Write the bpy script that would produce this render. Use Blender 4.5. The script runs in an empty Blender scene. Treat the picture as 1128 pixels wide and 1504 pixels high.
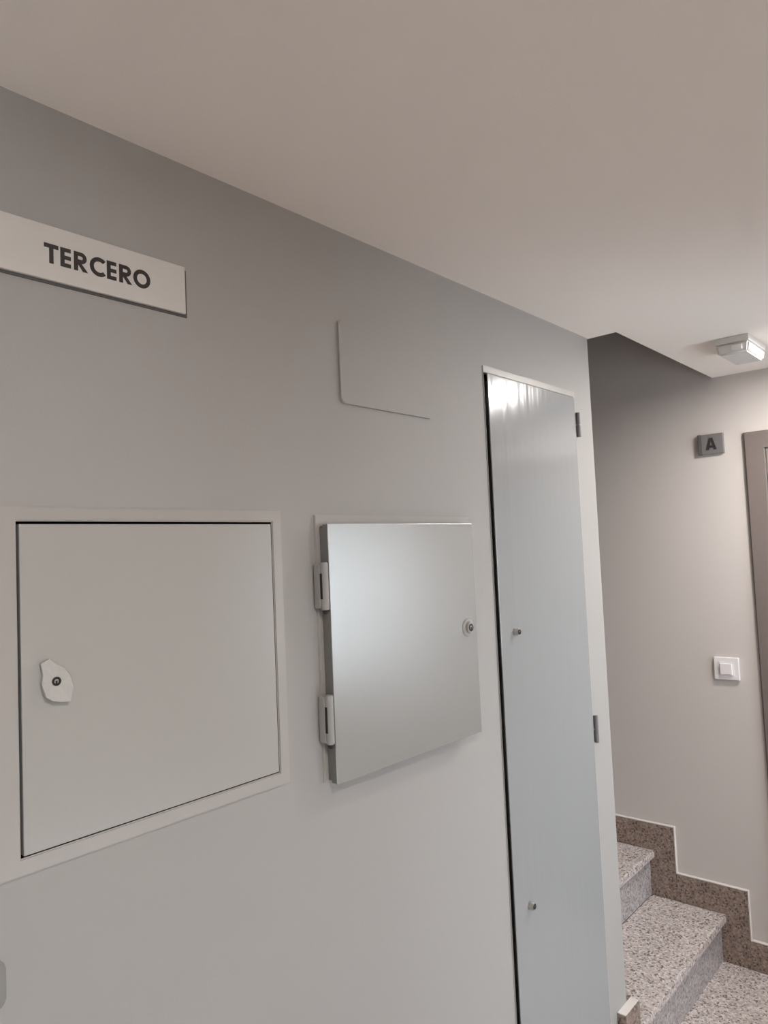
import bpy, bmesh, math
from mathutils import Vector, Matrix

C = bpy.context.scene.collection
sc = bpy.context.scene
S = 0.9                 # survey units -> metres
FZ = -0.077             # landing floor height in survey units
def V(x, y, z): return Vector((x*S, y*S, (z-FZ)*S))

# ------------------------------------------------------------------ camera
YAW, PITCH, ROLL = 0.71613, 0.05539, -0.04352
f = Vector((math.cos(PITCH)*math.cos(YAW), math.cos(PITCH)*math.sin(YAW), math.sin(PITCH)))
r0 = Vector((math.sin(YAW), -math.cos(YAW), 0)); u0 = r0.cross(f)
rr = math.cos(ROLL)*r0 + math.sin(ROLL)*u0
uu = -math.sin(ROLL)*r0 + math.cos(ROLL)*u0
cam_d = bpy.data.cameras.new('camera'); cam = bpy.data.objects.new('camera', cam_d); C.objects.link(cam)
m = Matrix((rr, uu, -f)).transposed().to_4x4(); m.translation = V(0, 0, 1.78)
cam.matrix_world = m
cam_d.sensor_fit = 'VERTICAL'; cam_d.sensor_height = 36; cam_d.lens = 1070/1504*36
cam_d.clip_start = 0.02
sc.camera = cam

# ------------------------------------------------------------------ world, daylight, lamps, exposure
WORLD_E, LAMP_E = 8.6, (116.0, 92.0)
w = bpy.data.worlds.new('sky'); sc.world = w; w.use_nodes = True
bg = w.node_tree.nodes['Background']; bg.inputs[0].default_value = (0.82, 0.91, 1.0, 1); bg.inputs[1].default_value = WORLD_E
vs = sc.view_settings
vs.view_transform = 'Standard'; vs.look = 'None'; vs.gamma = 1; vs.use_curve_mapping = False
vs.exposure = 0.8
sc.cycles.max_bounces = 12; sc.cycles.diffuse_bounces = 8

LAMPS = [((2.88, 0.36, 2.5), LAMP_E[0], (1.0, 0.95, 0.91)), ((0.35, -0.30, 2.5), LAMP_E[1], (1.0, 0.95, 0.91))]
WINS = [(2.38, 3.06, 1.12, 2.00), (-0.9, -0.35, 0.9, 1.6), (1.0, 2.3, 0.06, 0.44)]   # windows in the front wall, the low last one added to light the lower left wall: x0, x1, z0, z1
YF = -0.75
for (x0, x1, z0, z1) in WINS:
    pl = bpy.data.lights.new('window_portal', 'AREA'); pl.shape = 'RECTANGLE'
    pl.size = (x1-x0)*S; pl.size_y = (z1-z0)*S; pl.cycles.is_portal = True
    po = bpy.data.objects.new('window_portal', pl); C.objects.link(po)
    po.location = V((x0+x1)/2, YF-0.16, (z0+z1)/2); po.rotation_euler = (math.radians(90), 0, 0)   # -Z -> +Y

# ------------------------------------------------------------------ materials
def mat(name, col, rough=0.5, metal=0.0, spec=0.5, bump=0.0, bscale=200, var=0.0, coat=0.0):
    m = bpy.data.materials.new(name); m.use_nodes = True; n = m.node_tree.nodes; l = m.node_tree.links
    b = n['Principled BSDF']; b.inputs['Base Color'].default_value = (*col, 1)
    b.inputs['Roughness'].default_value = rough; b.inputs['Metallic'].default_value = metal
    b.inputs['Specular IOR Level'].default_value = spec; b.inputs['Coat Weight'].default_value = coat
    b.inputs['Coat Roughness'].default_value = 0.12
    if bump or var:
        tc = n.new('ShaderNodeTexCoord')
        nt = n.new('ShaderNodeTexNoise'); nt.inputs['Scale'].default_value = bscale; nt.inputs['Detail'].default_value = 3
        l.new(tc.outputs['Object'], nt.inputs['Vector'])
        if bump:
            bp = n.new('ShaderNodeBump'); bp.inputs['Strength'].default_value = bump; bp.inputs['Distance'].default_value = 0.001
            l.new(nt.outputs['Fac'], bp.inputs['Height']); l.new(bp.outputs['Normal'], b.inputs['Normal'])
        if var:
            n2 = n.new('ShaderNodeTexNoise'); n2.inputs['Scale'].default_value = 3.0; n2.inputs['Detail'].default_value = 2
            l.new(tc.outputs['Object'], n2.inputs['Vector'])
            mx = n.new('ShaderNodeMix'); mx.data_type = 'RGBA'
            mx.inputs[6].default_value = (*[c*(1-var) for c in col], 1); mx.inputs[7].default_value = (*[c*(1+var) for c in col], 1)
            l.new(n2.outputs['Fac'], mx.inputs[0]); l.new(mx.outputs[2], b.inputs['Base Color'])
    return m

def granite(name, base, dark, light, rough=0.3, scale=90):
    m = bpy.data.materials.new(name); m.use_nodes = True; n = m.node_tree.nodes; l = m.node_tree.links
    b = n['Principled BSDF']; b.inputs['Roughness'].default_value = rough
    tc = n.new('ShaderNodeTexCoord')
    v = n.new('ShaderNodeTexVoronoi'); v.inputs['Scale'].default_value = scale; l.new(tc.outputs['Object'], v.inputs['Vector'])
    sep = n.new('ShaderNodeSeparateColor'); l.new(v.outputs['Color'], sep.inputs[0])
    cr = n.new('ShaderNodeValToRGB'); l.new(sep.outputs[0], cr.inputs[0]); cr.color_ramp.interpolation = 'CONSTANT'
    e = cr.color_ramp.elements; e[0].position = 0; e[0].color = (*dark, 1); e[1].position = 0.13; e[1].color = (*[(a+2*c)/3 for a, c in zip(dark, base)], 1)
    x = e.new(0.27); x.color = (*base, 1); x = e.new(0.62); x.color = (*light, 1); x = e.new(0.85); x.color = (*[c*0.88 for c in base], 1)
    nz = n.new('ShaderNodeTexNoise'); nz.inputs['Scale'].default_value = scale*0.5; nz.inputs['Detail'].default_value = 4; l.new(tc.outputs['Object'], nz.inputs['Vector'])
    mx = n.new('ShaderNodeMix'); mx.data_type = 'RGBA'; mx.blend_type = 'MULTIPLY'; mx.inputs[0].default_value = 0.5
    cr2 = n.new('ShaderNodeValToRGB'); cr2.color_ramp.elements[0].position = 0.35; cr2.color_ramp.elements[0].color = (.45, .43, .42, 1); cr2.color_ramp.elements[1].position = 0.55
    l.new(nz.outputs['Fac'], cr2.inputs[0]); l.new(cr.outputs[0], mx.inputs[6]); l.new(cr2.outputs[0], mx.inputs[7])
    l.new(mx.outputs[2], b.inputs['Base Color'])
    return m

M = {}
M['wall'] = mat('wall_paint', (0.405, 0.392, 0.374), 0.58, spec=0.28, bump=0.25, bscale=260, var=0.02)
M['wall_lit'] = mat('wall_paint_lit', (0.60, 0.56, 0.53), 0.6, spec=0.35, bump=0.25, bscale=260)  # same paint as the left wall, its stronger light put into the colour
M['ceiling'] = mat('ceiling_paint', (0.92, 0.87, 0.82), 0.8, spec=0.2, bump=0.2, bscale=200)
M['cabinet'] = mat('cabinet_enamel', (0.43, 0.42, 0.395), 0.30, spec=0.5, bump=0.12, bscale=120)
M['cabinet_satin'] = mat('cabinet_satin_enamel', (0.45, 0.45, 0.435), 0.26, metal=0.5, spec=0.8, bump=0.12, bscale=120)
M['frame_paint'] = mat('frame_paint', (0.43, 0.41, 0.385), 0.35)
M['tall'] = mat('tall_door_enamel', (0.335, 0.343, 0.343), 0.16, spec=0.6, bump=0.10, bscale=40)
n = M['tall'].node_tree.nodes; l = M['tall'].node_tree.links
mp_ = n.new('ShaderNodeMapping'); mp_.inputs['Scale'].default_value = (34, 1, 2.5)
n2_ = n.new('ShaderNodeTexNoise'); n2_.inputs['Scale'].default_value = 1.0; n2_.inputs['Detail'].default_value = 1
l.new(n['Texture Coordinate'].outputs['Object'], mp_.inputs[0]); l.new(mp_.outputs[0], n2_.inputs[0])
b2_ = n.new('ShaderNodeBump'); b2_.inputs['Strength'].default_value = 0.65; b2_.inputs['Distance'].default_value = 0.002
l.new(n2_.outputs['Fac'], b2_.inputs['Height']); l.new(n['Bump'].outputs['Normal'], b2_.inputs['Normal']); l.new(b2_.outputs['Normal'], n['Principled BSDF'].inputs['Normal'])
M['patch_grey'] = mat('patch_grey', (0.26, 0.255, 0.24), 0.5)
M['dark'] = mat('recess_dark', (0.03, 0.03, 0.03), 0.8)
M['steel'] = mat('lock_steel', (0.55, 0.53, 0.5), 0.3, metal=1.0)
M['hinge'] = mat('hinge_grey', (0.20, 0.195, 0.19), 0.45, metal=0.3)
M['hinge_paint'] = mat('hinge_paint', (0.36, 0.36, 0.345), 0.35)
M['black'] = mat('black', (0.02, 0.018, 0.018), 0.5)
M['sign'] = mat('sign_plate', (0.66, 0.635, 0.60), 0.35, spec=0.5)
M['letters'] = mat('sign_letters', (0.035, 0.028, 0.028), 0.5)
M['sign_grey'] = mat('sign_metal', (0.24, 0.23, 0.23), 0.4, metal=0.3)
M['sign_dark'] = mat('sign_dark', (0.10, 0.095, 0.09), 0.5)
M['tape'] = mat('masking_tape', (0.50, 0.485, 0.46), 0.7, bump=0.4, bscale=150)
M['plastic'] = mat('white_plastic', (0.80, 0.77, 0.77), 0.35)
M['lum'] = mat('luminaire_plastic', (0.66, 0.645, 0.62), 0.55)
M['edge'] = mat('cabinet_edge_shaded', (0.20, 0.20, 0.195), 0.5)  # shade along the hinged cabinet's door side, put into the colour
M['door'] = mat('door_brown', (0.18, 0.148, 0.136), 0.4, bump=0.1, bscale=60)
M['door_leaf'] = mat('door_leaf', (0.24, 0.215, 0.20), 0.4, bump=0.1, bscale=60)
M['strip'] = mat('door_strip', (0.21, 0.19, 0.18), 0.6)
M['grout'] = mat('white_caulk', (0.78, 0.74, 0.70), 0.6)
M['frame_white'] = mat('window_frame', (0.7, 0.7, 0.7), 0.4)
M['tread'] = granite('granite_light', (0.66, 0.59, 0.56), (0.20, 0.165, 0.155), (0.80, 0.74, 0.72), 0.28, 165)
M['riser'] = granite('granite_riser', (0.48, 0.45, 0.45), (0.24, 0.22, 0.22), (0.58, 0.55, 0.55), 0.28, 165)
M['skirt'] = granite('granite_brown', (0.30, 0.225, 0.185), (0.11, 0.085, 0.075), (0.38, 0.29, 0.24), 0.35, 165)
g = bpy.data.materials.new('window_glass'); g.use_nodes = True; n = g.node_tree.nodes; l = g.node_tree.links
n.remove(n['Principled BSDF']); t1 = n.new('ShaderNodeBsdfTransparent'); g1 = n.new('ShaderNodeBsdfGlossy'); g1.inputs['Roughness'].default_value = 0.02
fr = n.new('ShaderNodeFresnel'); ms = n.new('ShaderNodeMixShader'); l.new(fr.outputs[0], ms.inputs[0]); l.new(t1.outputs[0], ms.inputs[1]); l.new(g1.outputs[0], ms.inputs[2]); l.new(ms.outputs[0], n['Material Output'].inputs[0])
M['glass'] = g
for i, (p, e, col) in enumerate(LAMPS):
    em = bpy.data.materials.new('lamp_diffuser'); em.use_nodes = True; b = em.node_tree.nodes['Principled BSDF']
    b.inputs['Emission Color'].default_value = (*col, 1); b.inputs['Emission Strength'].default_value = e; b.inputs['Base Color'].default_value = (.8, .8, .8, 1)
    M['lamp%d' % i] = em

# ------------------------------------------------------------------ helpers
def bx(bm, x0, x1, y0, y1, z0, z1, bevel=0.0, seg=2):
    b2 = bmesh.new(); bmesh.ops.create_cube(b2, size=1)
    for v in b2.verts:
        v.co = Vector(((x0+x1)/2 + v.co.x*(x1-x0), (y0+y1)/2 + v.co.y*(y1-y0), (z0+z1)/2 + v.co.z*(z1-z0)))
    if bevel: bmesh.ops.bevel(b2, geom=list(b2.edges), offset=bevel, segments=seg, affect='EDGES', profile=0.6)
    join(bm, b2)
def join(bm, b2):
    me = bpy.data.meshes.new('t'); b2.to_mesh(me); bm.from_mesh(me); bpy.data.meshes.remove(me); b2.free()
def cyl(bm, p, axis, r, h, r2=None, n=28, bevel=0.0):
    """cylinder starting at p, running h along axis ('x','y','z' with sign in h)"""
    b2 = bmesh.new(); bmesh.ops.create_cone(b2, cap_ends=True, segments=n, radius1=r, radius2=r if r2 is None else r2, depth=abs(h))
    if bevel:
        bmesh.ops.bevel(b2, geom=[e for e in b2.edges if len(e.link_faces) == 2 and any(len(q.verts) > 4 for q in e.link_faces)], offset=bevel, segments=2, affect='EDGES')
    d = {'x': Vector((1, 0, 0)), 'y': Vector((0, 1, 0)), 'z': Vector((0, 0, 1))}[axis]*(1 if h > 0 else -1)
    q = Vector((0, 0, 1)).rotation_difference(d)
    for v in b2.verts: v.co = Vector(p) + d*abs(h)/2 + q @ v.co
    join(bm, b2)
def ring(bm, p, r0_, r1_, h, n=28, a0=0, a1=360, sx=1.0):
    """annulus in the xz plane at p, extruded by h along y (front at p.y)"""
    full = a1-a0 >= 360; k = n if full else n+1; rows = []
    for i in range(k):
        a = math.radians(a0 + (a1-a0)*i/n); c, s = math.cos(a)*sx, math.sin(a)
        rows.append([bm.verts.new((p[0]+c*r, p[1]+y, p[2]+s*r)) for r, y in ((r0_, 0), (r1_, 0), (r1_, h), (r0_, h))])
    for i in range(n):
        a, b_ = rows[i], rows[(i+1) % k]
        for j in range(4): bm.faces.new((a[j], b_[j], b_[(j+1) % 4], a[(j+1) % 4]))
    if not full: bm.faces.new(rows[0]); bm.faces.new(rows[-1][::-1])
def prism(bm, pts, y0, y1):
    a = [bm.verts.new((x, y0, z)) for x, z in pts]; c = [bm.verts.new((x, y1, z)) for x, z in pts]
    bm.faces.new(a); bm.faces.new(c[::-1])
    for i in range(len(pts)): j = (i+1) % len(pts); bm.faces.new((a[j], a[i], c[i], c[j]))
def obj(name, bm, mt, parent=None, rot=None, smooth=False):
    """links bm (survey units) as one object, origin at its own centre"""
    if rot:  # (pivot, angle about z)
        bmesh.ops.rotate(bm, verts=bm.verts, cent=rot[0], matrix=Matrix.Rotation(rot[1], 3, 'Z'))
    bmesh.ops.recalc_face_normals(bm, faces=bm.faces)
    for v in bm.verts: v.co = V(*v.co)
    lo = Vector([min(v.co[i] for v in bm.verts) for i in range(3)]); hi = Vector([max(v.co[i] for v in bm.verts) for i in range(3)])
    c = (lo+hi)/2
    for v in bm.verts: v.co -= c
    me = bpy.data.meshes.new(name); bm.to_mesh(me); bm.free(); me.materials.append(M[mt])
    if smooth:
        me.polygons.foreach_set('use_smooth', [True]*len(me.polygons)); me.set_sharp_from_angle(angle=math.radians(40))
    o = bpy.data.objects.new(name, me); C.objects.link(o); o.location = c
    if parent: put(o, parent)
    return o
WORLD = {}
def put(o, parent):
    wl = o.location.copy(); o.parent = parent
    p, off = parent, Vector((0, 0, 0))
    while p: off += p.location; p = p.parent
    o.location = wl - off
def tag(o, label, cat, group=None):
    o['label'] = label; o['category'] = cat
    if group: o['group'] = group
    return o
def thing(name, label, cat, x, y, z, group=None):
    o = bpy.data.objects.new(name, None); o.empty_display_size = 0.05; C.objects.link(o); o.location = V(x, y, z)
    return tag(o, label, cat, group)
def struct(name, bm, mt, parent=None):
    o = obj(name, bm, mt, parent)
    if not parent: o['kind'] = 'structure'
    return o
def B(*a, **k):
    bm = bmesh.new(); bx(bm, *a, **k); return bm

# ------------------------------------------------------------------ the shell
D = 1.1006; XE = 2.391; X2 = 3.4352; H = 2.5
XB = -1.3; ZT = 4.9; YB = 4.2
OY = 0.998                               # edge of the ceiling over the stair

def wall_with_holes(x0, x1, z0, z1, yf, yb, holes):
    """wall in the xz plane with rectangular through-pockets (hx0,hx1,hz0,hz1)"""
    bm = bmesh.new()
    xs = sorted({x0, x1, *[h[0] for h in holes], *[h[1] for h in holes]}); zs = sorted({z0, z1, *[h[2] for h in holes], *[h[3] for h in holes]})
    def hole(cx, cz): return any(h[0] < cx < h[1] and h[2] < cz < h[3] for h in holes)
    nx, nz = len(xs)-1, len(zs)-1
    solid = [[not hole((xs[i]+xs[i+1])/2, (zs[j]+zs[j+1])/2) for j in range(nz)] for i in range(nx)]
    vc = {}
    def vt(i, j, k):
        if (i, j, k) not in vc: vc[(i, j, k)] = bm.verts.new((xs[i], (yf, yb)[k], zs[j]))
        return vc[(i, j, k)]
    for i in range(nx):
        for j in range(nz):
            if not solid[i][j]: continue
            bm.faces.new((vt(i, j, 0), vt(i+1, j, 0), vt(i+1, j+1, 0), vt(i, j+1, 0)))
            bm.faces.new((vt(i, j+1, 1), vt(i+1, j+1, 1), vt(i+1, j, 1), vt(i, j, 1)))
            for (di, dj, e) in ((-1, 0, ((i, j), (i, j+1))), (1, 0, ((i+1, j+1), (i+1, j))), (0, -1, ((i+1, j), (i, j))), (0, 1, ((i, j+1), (i+1, j+1)))):
                a, b_ = i+di, j+dj
                if 0 <= a < nx and 0 <= b_ < nz and solid[a][b_]: continue
                bm.faces.new((vt(*e[0], 0), vt(*e[1], 0), vt(*e[1], 1), vt(*e[0], 1)))
    return bm

H1 = (0.438, 0.937, 1.362, 1.857)          # meter cabinet pocket
H2 = (1.058, 1.590, 1.330, 1.852)          # small cabinet pocket
H3 = (1.712, 2.252, -0.055, 2.272)         # tall cupboard pocket
struct('wall_left', wall_with_holes(XB, XE, FZ, H, D, D+0.30, [H1, H2, H3]), 'wall')
struct('wall_stair_inner', B(XE-0.15, XE, D+0.30, YB, FZ, ZT), 'wall')
struct('wall_right', B(X2, X2+0.2, YF-0.2, YB, FZ-0.2, ZT), 'wall_lit')
struct('wall_front', wall_with_holes(XB-0.2, X2, FZ, H, YF-0.2, YF, WINS), 'wall_lit')
struct('wall_back', B(XB-0.2, XB, YF, D+0.3, FZ, H), 'wall_lit')
struct('wall_stair_end', B(XE-0.15, X2, YB, YB+0.2, FZ, ZT), 'wall_lit')
struct('floor', B(XB-0.2, X2, YF-0.2, YB, FZ-0.2, FZ), 'tread')
# ceiling slab: L shaped, it stops short over the stair
bm = bmesh.new()
pts = [(XB-0.2, YF-0.2), (X2, YF-0.2), (X2, OY), (XE+0.010, OY), (XE+0.010, D+0.3), (XB-0.2, D+0.3)]
lo = [bm.verts.new((x, y, H)) for x, y in pts]; hi = [bm.verts.new((x, y, H+0.3)) for x, y in pts]
bm.faces.new(lo); bm.faces.new(hi[::-1])
for i in range(6): j = (i+1) % 6; bm.faces.new((lo[j], lo[i], hi[i], hi[j]))
struct('ceiling', bm, 'ceiling')
struct('wall_upper_landing', B(XE-0.15, X2, OY-0.2, OY, H+0.3, ZT), 'wall_lit')
struct('wall_upper_left', B(XE-0.15, XE, OY, D+0.3, H+0.3, ZT), 'wall_lit')
struct('ceiling_stairwell', B(XE-0.15, X2+0.2, OY-0.2, YB+0.2, ZT, ZT+0.2), 'ceiling')

# window in the front wall (beyond the right edge of the picture, it gives the daylight; the low last one is added for light)
for i, (x0, x1, z0, z1) in enumerate(WINS):
    bm = bmesh.new(); yw0, yw1 = YF-0.13, YF-0.08; fw = 0.035
    bx(bm, x0, x0+fw, yw0, yw1, z0, z1, 0.003); bx(bm, x1-fw, x1, yw0, yw1, z0, z1, 0.003)
    bx(bm, x0+fw, x1-fw, yw0, yw1, z0, z0+fw, 0.003); bx(bm, x0+fw, x1-fw, yw0, yw1, z1-fw, z1, 0.003)
    bx(bm, (x0+x1)/2-0.02, (x0+x1)/2+0.02, yw0, yw1, z0+fw, z1-fw, 0.003)
    wf = struct('window_%d' % (i+1), bm, 'frame_white')
    obj('pane', B(x0+fw, (x0+x1)/2-0.02, YF-0.108, YF-0.104, z0+fw, z1-fw), 'glass', wf)
    obj('pane', B((x0+x1)/2+0.02, x1-fw, YF-0.108, YF-0.104, z0+fw, z1-fw), 'glass', wf)

# ------------------------------------------------------------------ stair
N = 9; RISE = 0.2065; RUN = 0.303; Y1 = 1.089; XS = X2-0.016
def ny(k): return Y1 + RUN*(k-1)
def tz(k): return FZ + RISE*k
st = thing('staircase', 'speckled pink-grey granite stairs climbing along the right-hand wall', 'stairs', (XE+X2)/2, Y1, FZ)
for k in range(1, N+1):
    ya, yb = ny(k), (ny(k+1)+0.024 if k < N else YB-0.002)
    xl = XE+0.002 if k > 1 else XE+0.036
    bm = bmesh.new(); bx(bm, XE+0.036, XS, ya, yb, tz(k)-0.032, tz(k), 0.004); obj('tread', bm, 'tread', st)
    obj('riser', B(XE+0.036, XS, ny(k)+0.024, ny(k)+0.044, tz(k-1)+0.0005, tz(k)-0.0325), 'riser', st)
# stepped skirting on the right-hand wall
sk = obj('baseboard_right', B(XS, X2-0.0005, 0.886, ny(1)-0.094, FZ, FZ+0.119), 'skirt'); sk['kind'] = 'structure'
def bead(y0, y1, z0, z1): obj('caulk_bead', B(XS+0.001, X2-0.0005, y0, y1, z0, z1, bevel=0.002, seg=1), 'grout', sk)
bw = 0.007
bead(0.886, ny(1)-0.093-bw, FZ+0.12, FZ+0.12+bw)
for k in range(1, N+1):
    yv = ny(k)-0.093; zt = tz(k)+0.12
    obj('skirting_tile', B(XS, X2-0.0005, yv, ny(k)+0.0235, tz(k-1)+0.0005, zt-0.0005), 'skirt', sk)
    yh = ny(k+1)-0.0945 if k < N else YB-0.002
    obj('skirting_tile', B(XS, X2-0.0005, ny(k)+0.0245, yh, tz(k)+0.0005, zt-0.0005), 'skirt', sk)
    bead(yv-bw, yv, tz(k-1)+0.12, zt+bw); bead(yv, yh, zt, zt+bw)
# stepped skirting on the inner side, its first piece wraps the end of the left wall
si = obj('baseboard_stair_inner', B(2.314, XE+0.034, D-0.031, D-0.0005, FZ, 0.2455, bevel=0.002), 'skirt'); si['kind'] = 'structure'
obj('caulk_bead', B(2.316, XE+0.032, D-0.029, D-0.001, 0.2457, 0.2475), 'grout', si)
for k in range(1, N+1):
    ye = ny(k+1)-0.0935 if k < N else YB-0.002
    y0_ = D+0.0005 if k == 1 else ny(k)-0.093
    obj('skirting_tile', B(XE+0.001, XE+0.034, y0_, ye, tz(k-1)+0.0005, tz(k)+0.12), 'skirt', si)
# skirting elsewhere (outside the picture)
struct('baseboard_left', B(XB, H3[0]-0.03, D-0.02, D-0.0005, FZ, FZ+0.12), 'skirt')
struct('baseboard_front', B(XB, X2-0.02, YF+0.0005, YF+0.02, FZ, FZ+0.12), 'skirt')

# ------------------------------------------------------------------ flat door A on the right-hand wall
DY0, DY1, DT = -0.10, 0.883, 2.233
bm = bmesh.new(); cw = 0.073
pr = [(DY1, FZ), (DY1, DT), (DY0, DT), (DY0, FZ), (DY0+cw, FZ), (DY0+cw, DT-cw+0.004), (DY1-cw, DT-cw+0.004), (DY1-cw, FZ)]
a = [bm.verts.new((X2-0.018, y, z)) for y, z in pr]; c = [bm.verts.new((X2-0.0005, y, z)) for y, z in pr]
bm.faces.new(a); bm.faces.new(c[::-1])
for i in range(8): j = (i+1) % 8; bm.faces.new((a[j], a[i], c[i], c[j]))
bmesh.ops.bevel(bm, geom=[e for e in bm.edges if e.verts[0].co.x < X2-0.01 and e.verts[1].co.x < X2-0.01], offset=0.006, segments=3, affect='EDGES')
dr = struct('door_1', bm, 'door')
bm = bmesh.new(); bx(bm, X2-0.012, X2-0.0006, DY1-cw-0.010, DY1-cw-0.001, FZ, DT-cw); bx(bm, X2-0.012, X2-0.0006, DY0+cw+0.001, DY0+cw+0.010, FZ, DT-cw)
obj('door_stop', bm, 'strip', dr)
leaf = obj('door_leaf', B(X2-0.010, X2-0.0007, DY0+cw+0.012, DY1-cw-0.012, FZ+0.01, DT-cw-0.006, bevel=0.002), 'door_leaf', dr)
bm = bmesh.new()
for (za, zb) in ((0.15, 0.95), (1.10, 2.02)):
    for (ya, yb) in ((DY0+0.20, 0.36), (0.42, DY1-0.20)):
        bx(bm, X2-0.016, X2-0.0095, ya, yb, za, zb, 0.005)
obj('raised_panel', bm, 'door_leaf', dr)
bm = bmesh.new(); cyl(bm, (X2-0.0105, 0.03, 1.05), 'x', 0.028, -0.008); cyl(bm, (X2-0.018, 0.03, 1.05), 'x', 0.010, -0.04); bx(bm, X2-0.066, X2-0.050, 0.02, 0.16, 1.04, 1.06, 0.005)
obj('door_handle', bm, 'steel', dr, smooth=True)

# ------------------------------------------------------------------ lettering
def letter(bm, ch, x, z, w_, h, s, y0, y1, mp):
    """draws ch with local (u,v), u in 0..w_, v in 0..h through mp -> (x,z) plane; s = stroke"""
    def poly(p): prism_m(bm, [(x+u, z+v) for u, v in p], y0, y1, mp)
    if ch == 'T':
        poly([(0, h-s), (w_, h-s), (w_, h), (0, h)]); poly([(w_/2-s/2, 0), (w_/2+s/2, 0), (w_/2+s/2, h-s), (w_/2-s/2, h-s)])
    elif ch == 'E':
        poly([(0, 0), (s, 0), (s, h), (0, h)])
        for v in (0, (h-s*0.95)/2, h-s*0.95): poly([(s, v), (w_, v), (w_, v+s*0.95), (s, v+s*0.95)])
    elif ch in 'OC':
        ro, ri = h/2*1.04, h/2*1.04-s*1.02; n = 36; a0, a1 = (0, 360) if ch == 'O' else (46, 314)
        cx = ro if ch == 'O' else ro
        for i in range(n):
            t0, t1_ = math.radians(a0+(a1-a0)*i/n), math.radians(a0+(a1-a0)*(i+1)/n)
            poly([(cx+ri*math.cos(t0), h/2+ri*math.sin(t0)), (cx+ro*math.cos(t0), h/2+ro*math.sin(t0)), (cx+ro*math.cos(t1_), h/2+ro*math.sin(t1_)), (cx+ri*math.cos(t1_), h/2+ri*math.sin(t1_))])
    elif ch == 'R':
        poly([(0, 0), (s, 0), (s, h), (0, h)])
        rb = h*0.30; ri = rb-s*0.95; cy = h-rb; cx = w_*0.93-rb
        poly([(s, h-s*0.95), (cx, h-s*0.95), (cx, h), (s, h)]); poly([(s, cy-rb), (cx, cy-rb), (cx, cy-ri), (s, cy-ri)])
        for i in range(14):
            t0, t1_ = math.radians(-90+180*i/14), math.radians(-90+180*(i+1)/14)
            poly([(cx+ri*math.cos(t0), cy+ri*math.sin(t0)), (cx+rb*math.cos(t0), cy+rb*math.sin(t0)), (cx+rb*math.cos(t1_), cy+rb*math.sin(t1_)), (cx+ri*math.cos(t1_), cy+ri*math.sin(t1_))])
        poly([(w_-s*1.2, 0), (w_, 0), (cx+s*0.1, cy-rb), (cx-s*1.0, cy-rb)])
    elif ch == 'A':
        t = s*1.12
        poly([(0, 0), (t, 0), (w_/2, h*0.72), (w_/2, h), (w_/2-t*0.55, h)]); poly([(w_-t, 0), (w_, 0), (w_/2+t*0.55, h), (w_/2, h), (w_/2, h*0.72)])
        poly([(w_*0.27, h*0.17), (w_*0.73, h*0.17), (w_*0.645, h*0.17+s*0.85), (w_*0.355, h*0.17+s*0.85)])
def prism_m(bm, pts, y0, y1, mp):
    a = [bm.verts.new(mp(x, y0, z)) for x, z in pts]; c = [bm.verts.new(mp(x, y1, z)) for x, z in pts]
    bm.faces.new(a); bm.faces.new(c[::-1])
    for i in range(len(pts)): j = (i+1) % len(pts); bm.faces.new((a[j], a[i], c[i], c[j]))

# floor sign
sg = thing('name_sign', 'long white sign with dark capitals TERCERO, high on the left wall', 'sign', 0.582, D, 2.219)
obj('plate', B(0.424, 0.741, D-0.009, D-0.0025, 2.219, 2.3045, bevel=0.001), 'sign', sg)
obj('shadow_backing', B(0.428, 0.7475, D-0.0025, D-0.0002, 2.215, 2.301), 'sign_dark', sg)  # dark sheet offset right and down, paints the sign's edge and shadow
bm = bmesh.new(); idm = lambda x, y, z: (x, y, z)
for ch, x, w_ in (('T', 0.491, 0.022), ('E', 0.516, 0.0165), ('R', 0.5375, 0.0225), ('C', 0.5635, 0.0), ('E', 0.5925, 0.0165), ('R', 0.614, 0.023), ('O', 0.6395, 0.0)):
    letter(bm, ch, x, 2.2450, w_, 0.0305, 0.0066, D-0.0096, D-0.0089, idm)
obj('lettering', bm, 'letters', sg)
# letter A sign on the right-hand wall
sa = thing('door_letter_sign', 'small grey metal plate with a black letter A, beside the brown door', 'sign', X2, 1.015, 2.158)
obj('plate', B(X2-0.020, X2-0.0005, 0.964, 1.0595, 2.157, 2.246, bevel=0.003), 'sign_grey', sa)
obj('dark_strip', B(X2-0.0215, X2-0.001, 1.0597, 1.072, 2.156, 2.247, bevel=0.001), 'sign_dark', sa)  # narrow dark strip along the left of the plate
bm = bmesh.new(); mA = lambda x, y, z: (y, -x, z)
letter(bm, 'A', -1.0395, 2.1745, 0.047, 0.054, 0.0125, X2-0.0212, X2-0.0202, mA)
obj('lettering', bm, 'letters', sa)

# ------------------------------------------------------------------ blank cover plate painted over, and a dark grey patch
def rrect(x0, x1, z0, z1, r, n=5):
    p = []
    for cx, cz, a in ((x1-r, z1-r, 0), (x0+r, z1-r, 90), (x0+r, z0+r, 180), (x1-r, z0+r, 270)):
        for i in range(n+1): t = math.radians(a+90*i/n); p.append((cx+r*math.cos(t), cz+r*math.sin(t)))
    return p
def cover(x0, x1, z0, z1, label, mt='wall'):
    bm = bmesh.new(); prism(bm, rrect(x0, x1, z0, z1, 0.012), D-0.006, D-0.0002)
    bmesh.ops.bevel(bm, geom=[e for e in bm.edges if all(v.co.y < D-0.005 for v in e.verts)], offset=0.002, segments=2, affect='EDGES')
    o = obj('cover_plate', bm, mt, smooth=True); return tag(o, label, 'cover plate')
cover(1.133, 1.463, 2.110, 2.297, 'blank rectangular cover painted grey like the wall, above the small hinged cabinet')
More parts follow.
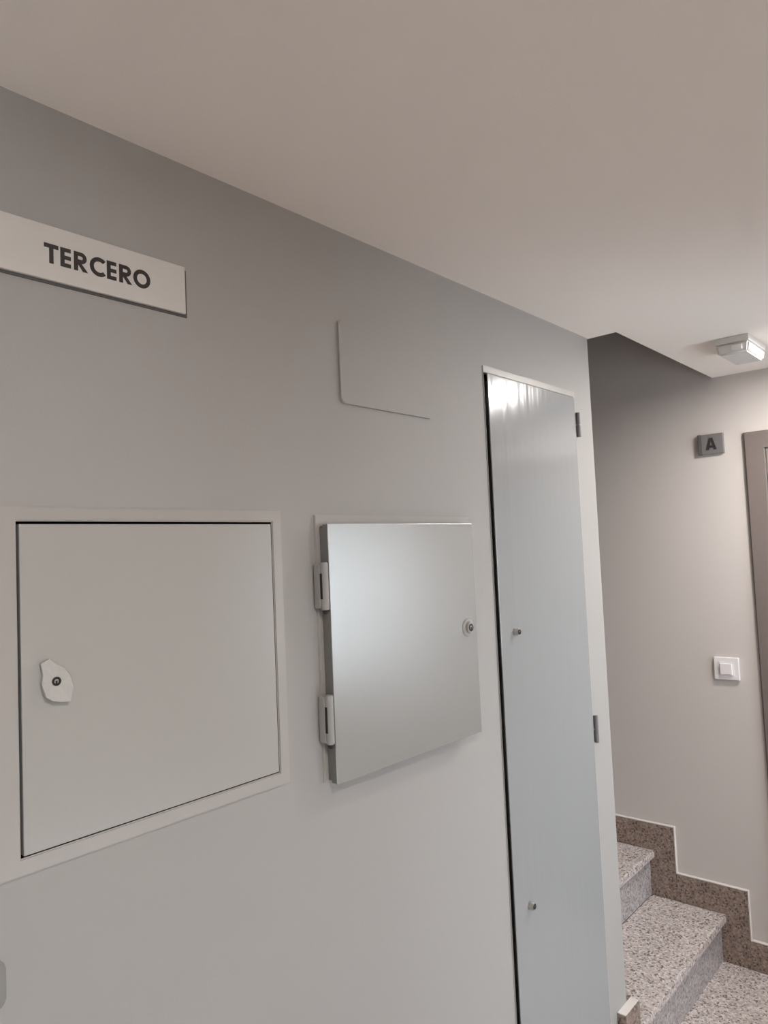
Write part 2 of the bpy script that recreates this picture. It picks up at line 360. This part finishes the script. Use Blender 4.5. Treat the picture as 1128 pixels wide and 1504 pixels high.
cover(0.12, 0.4225, 1.178, 1.243, 'flat darker grey patch just entering the picture, low on the wall at the far left', 'patch_grey')  # flat dark grey patch reaching in at the left

# ------------------------------------------------------------------ cabinets
def frame(bm, x0, x1, z0, z1, l_, r_, t_, b_, y0, y1, bev=0.0015):
    """rectangular frame: outer box, widths of the four members"""
    o = [(x0, z0), (x1, z0), (x1, z1), (x0, z1)]; i_ = [(x0+l_, z0+b_), (x1-r_, z0+b_), (x1-r_, z1-t_), (x0+l_, z1-t_)]
    vs_ = [[bm.verts.new((x, y, z)) for x, z in q] for q, y in ((o, y0), (i_, y0), (i_, y1), (o, y1))]
    for k in range(4):
        a, b2 = vs_[k], vs_[(k+1) % 4]
        for i in range(4): j = (i+1) % 4; bm.faces.new((a[i], a[j], b2[j], b2[i]))
    bmesh.ops.bevel(bm, geom=[e for e in bm.edges if all(abs(v.co.y-y0) < 1e-6 for v in e.verts) and (abs(e.verts[0].co.x-e.verts[1].co.x) < 1e-5 or abs(e.verts[0].co.z-e.verts[1].co.z) < 1e-5)], offset=bev, segments=2, affect='EDGES')
def tray(bm, x0, x1, z0, z1, y0, y1, t=0.004):
    bx(bm, x0, x1, y1-t, y1, z0, z1)
    bx(bm, x0, x0+t, y0, y1-t, z0, z1); bx(bm, x1-t, x1, y0, y1-t, z0, z1)
    bx(bm, x0+t, x1-t, y0, y1-t, z0, z0+t); bx(bm, x0+t, x1-t, y0, y1-t, z1-t, z1)
def lock(x, z, y, parent, r=0.013, stand=0.010, rot=None, flange=True):
    bm = bmesh.new()
    if flange:
        bf = bmesh.new(); cyl(bf, (x, y, z), 'y', 0.0235, -0.005, n=40, r2=0.019, bevel=0.0015); obj('lock_flange', bf, 'cabinet', parent, rot, smooth=True); y -= 0.005
    cyl(bm, (x, y-0.001, z), 'y', r, -stand, n=32, r2=r*0.88, bevel=0.0012)
    lk = obj('lock', bm, 'steel', parent, rot, smooth=True)
    bm = bmesh.new(); ring(bm, (x, y-stand-0.0018, z), r*0.36, r*0.66, 0.0006)
    bx(bm, x-r*0.12, x+r*0.12, y-stand-0.0018, y-stand-0.0012, z-r*0.5, z+r*0.1)
    obj('keyway', bm, 'black', parent, rot)
    return lk

# 1 large flush cabinet, left
c1 = thing('meter_cabinet', 'large square grey metal cabinet set flush in the wall, its lock covered by torn tape', 'cabinet', 0.688, D, 1.34)
bm = bmesh.new(); frame(bm, 0.404, 0.951, 1.343, 1.870, 0.042, 0.0245, 0.0215, 0.0255, D-0.0035, D-0.0003, 0.002)
obj('frame', bm, 'frame_paint', c1)
bm = bmesh.new(); tray(bm, H1[0]+0.001, H1[1]-0.001, H1[2]+0.001, H1[3]-0.001, D+0.001, D+0.12)
obj('box', bm, 'dark', c1)
d1 = obj('door', B(0.4500, 0.9240, D-0.003, D+0.015, 1.3705, 1.8445, bevel=0.0015), 'cabinet', c1)
lock(0.4975, 1.6105, D-0.003, d1, r=0.010, stand=0.006, flange=False)
# torn tape
bm = bmesh.new()
tp = [(-.022, .028), (-.010, .034), (.002, .024), (.013, .018), (.022, .004), (.024, -.012), (.019, -.032), (.006, -.031), (-.008, -.027), (-.017, -.020), (-.021, -.002), (-.019, .012)]
hole = [(0.0075*math.cos(math.radians(t)), 0.0075*math.sin(math.radians(t))) for t in [130-30*i for i in range(12)]]
tf = []; tb = []; hf = []; hb = []
for i, ((u, v), (hu, hv)) in enumerate(zip(tp, hole)):
    lift = 0.004 + 0.006*(1 if i in (5, 6, 7, 8, 9) else 0.2)
    tf.append(bm.verts.new((0.4975+u, D-0.004-lift, 1.6105+v))); tb.append(bm.verts.new((0.4975+u, D-0.0033-lift*0.2, 1.6105+v)))
    hf.append(bm.verts.new((0.4975+hu, D-0.0105, 1.6105+hv))); hb.append(bm.verts.new((0.4975+hu, D-0.0045, 1.6105+hv)))
for i in range(12):
    j = (i+1) % 12
    bm.faces.new((tf[i], tf[j], hf[j], hf[i])); bm.faces.new((tb[j], tb[i], hb[i], hb[j]))
    bm.faces.new((tf[j], tf[i], tb[i], tb[j])); bm.faces.new((hf[i], hf[j], hb[j], hb[i]))
o = obj('tape_scrap', bm, 'tape', d1); o['label'] = 'torn off-white tape around the keyhole'

# 2 small cabinet with proud door, hinges on the left
c2 = thing('hinged_wall_cabinet', 'square grey cabinet whose satin door stands proud on two barrel hinges', 'cabinet', 1.33, D, 1.31)
bm = bmesh.new(); frame(bm, 1.041, 1.600, 1.318, 1.864, 0.016, 0.014, 0.024, 0.014, D-0.004, D-0.0003)
obj('frame', bm, 'frame_paint', c2)
bm = bmesh.new(); tray(bm, H2[0]+0.001, H2[1]-0.001, H2[2]+0.001, H2[3]-0.001, D+0.001, D+0.10)
obj('box', bm, 'dark', c2)
PV = Vector((1.050, D-0.029, 0)); ANG = math.radians(-0.9); RT = (PV, ANG)
d2 = obj('door', B(1.050, 1.561, D-0.031, D-0.0275, 1.3165, 1.8445, bevel=0.0012), 'cabinet_satin', c2, RT)
obj('door_return', B(1.0515, 1.559, D-0.0275, D-0.0145, 1.318, 1.843), 'edge', d2, RT)
obj('inner_flange', B(1.053, 1.553, D-0.0140, D-0.0045, 1.322, 1.838), 'edge', c2)
lock(1.521, 1.583, D-0.031, d2, r=0.0145, stand=0.005, rot=RT)
for za, zb in ((1.668, 1.765), (1.398, 1.497)):
    bm = bmesh.new(); zc = (za+zb)/2
    cyl(bm, (1.0425, D-0.024, za), 'z', 0.0085, zb-za, n=24, bevel=0.0015)
    hg = obj('hinge', bm, 'hinge_paint', c2, smooth=True)
    obj('hinge_leaf', B(1.0315, 1.0375, D-0.020, D-0.0046, za+0.004, zb-0.004, bevel=0.001), 'hinge_paint', hg)
    obj('knuckle_slot', B(1.0332, 1.0350, D-0.0262, D-0.0205, zc-0.026, zc+0.026), 'dark', hg)
    bm = bmesh.new(); cyl(bm, (1.0425, D-0.024, za-0.0008), 'z', 0.0075, -0.007, r2=0.003, n=20); obj('pin', bm, 'black', hg)

# 3 tall cupboard
c3 = thing('tall_cupboard', 'tall narrow glossy grey metal cupboard door at the end of the left wall', 'cupboard', 1.98, D, FZ)
bm = bmesh.new(); frame(bm, 1.7075, 2.264, FZ+0.001, 2.291, 0.0035, 0.018, 0.020, 0.030, D-0.003, D-0.0003)
obj('frame', bm, 'frame_paint', c3)
bm = bmesh.new(); tray(bm, H3[0]+0.001, H3[1]-0.001, H3[2]+0.001, H3[3]-0.001, D+0.001, D+0.25)
obj('box', bm, 'dark', c3)
d3 = obj('door', B(1.7205, 2.247, D-0.009, D-0.0055, FZ+0.035, 2.2675, bevel=0.0012), 'tall', c3)
obj('door_return', B(1.750, 2.240, D-0.0055, D+0.020, FZ+0.045, 2.255), 'tall', d3)
lock(1.7935, 1.541, D-0.007, d3, r=0.011, stand=0.016, flange=False)
lock(1.796, 0.790, D-0.007, d3, r=0.011, stand=0.016, flange=False)
bm = bmesh.new(); bmesh.ops.create_icosphere(bm, subdivisions=2, radius=1)
for v in bm.verts: v.co = Vector((2.025+v.co.x*0.011, D-0.0072+v.co.y*0.0012, 1.452+v.co.z*0.0032))
obj('paint_blob', bm, 'lum', d3, smooth=True)
for za, zb in ((2.137, 2.219), (1.130, 1.217), (0.10, 0.185)):
    bm = bmesh.new(); cyl(bm, (2.263, D-0.011, za), 'z', 0.0075, (zb-za)*0.485, n=20, bevel=0.001); cyl(bm, (2.263, D-0.011, za+(zb-za)*0.515), 'z', 0.0075, (zb-za)*0.485, n=20, bevel=0.001)
    cyl(bm, (2.263, D-0.011, za+0.002), 'z', 0.004, zb-za-0.004, n=12)
    obj('hinge', bm, 'hinge', c3, smooth=True)

# ------------------------------------------------------------------ light switch
sw = thing('light_switch', 'white square light switch on the right-hand wall, left of the brown door', 'light switch', X2, 1.018, 1.154)
obj('plate', B(X2-0.013, X2-0.0005, 0.966, 1.070, 1.154, 1.252, bevel=0.003), 'plastic', sw)
obj('rocker', B(X2-0.022, X2-0.0135, 0.993, 1.043, 1.178, 1.226, bevel=0.0025), 'plastic', sw)
obj('rocker_surround', B(X2-0.0145, X2-0.0132, 0.987, 1.049, 1.172, 1.232, bevel=0.0005), 'plastic', sw)

# ------------------------------------------------------------------ emergency luminaire on the ceiling
el = thing('emergency_light', 'white box-shaped emergency light on the ceiling near the right-hand wall', 'ceiling light', 2.89, 0.73, H)
obj('base', B(2.779, 3.005, 0.676, 0.790, 2.476, H-0.0005, bevel=0.003), 'lum', el)
bm = bmesh.new(); b2 = bmesh.new(); bmesh.ops.create_cube(b2, size=1)
for v in b2.verts:
    t = 0.010 if v.co.z < 0 else 0.0
    v.co = Vector((2.892+v.co.x*2*(0.112-t), 0.733+v.co.y*2*(0.056-t*0.6), 2.4755 if v.co.z > 0 else 2.438))
bmesh.ops.bevel(b2, geom=list(b2.edges), offset=0.006, segments=3, affect='EDGES'); join(bm, b2)
obj('diffuser', bm, 'lum', el, smooth=True)
obj('test_tab', B(2.777, 2.800, 0.700, 0.735, 2.448, 2.4665, bevel=0.002), 'plastic', el)

# ------------------------------------------------------------------ ceiling lamps outside the picture
for i, (p, pw, col) in enumerate(LAMPS):
    cl = thing('ceiling_lamp', ('round ceiling lamp near the window' if i == 0 else 'round ceiling lamp over the near end of the landing') + ', outside the picture', 'ceiling lamp', *p)
    bm = bmesh.new()
    q0 = []; R0 = (0.110, 0.100)[i]
    for k in range(56):
        t = 2*math.pi*k/56; q0.append([bm.verts.new((p[0]+r*math.cos(t), p[1]+r*math.sin(t), z)) for r, z in ((R0+0.024, p[2]-0.0005), (R0+0.020, p[2]-0.010), (R0+0.001, p[2]-0.010), (R0+0.001, p[2]-0.0005))])
    for k in range(56):
        for j in range(4): bm.faces.new((q0[k][j], q0[(k+1) % 56][j], q0[(k+1) % 56][(j+1) % 4], q0[k][(j+1) % 4]))
    obj('rim', bm, 'plastic', cl, smooth=True)
    bm = bmesh.new(); cyl(bm, (p[0], p[1], p[2]-0.001), 'z', R0, -0.006, n=48); obj('diffuser', bm, 'lamp%d' % i, cl)
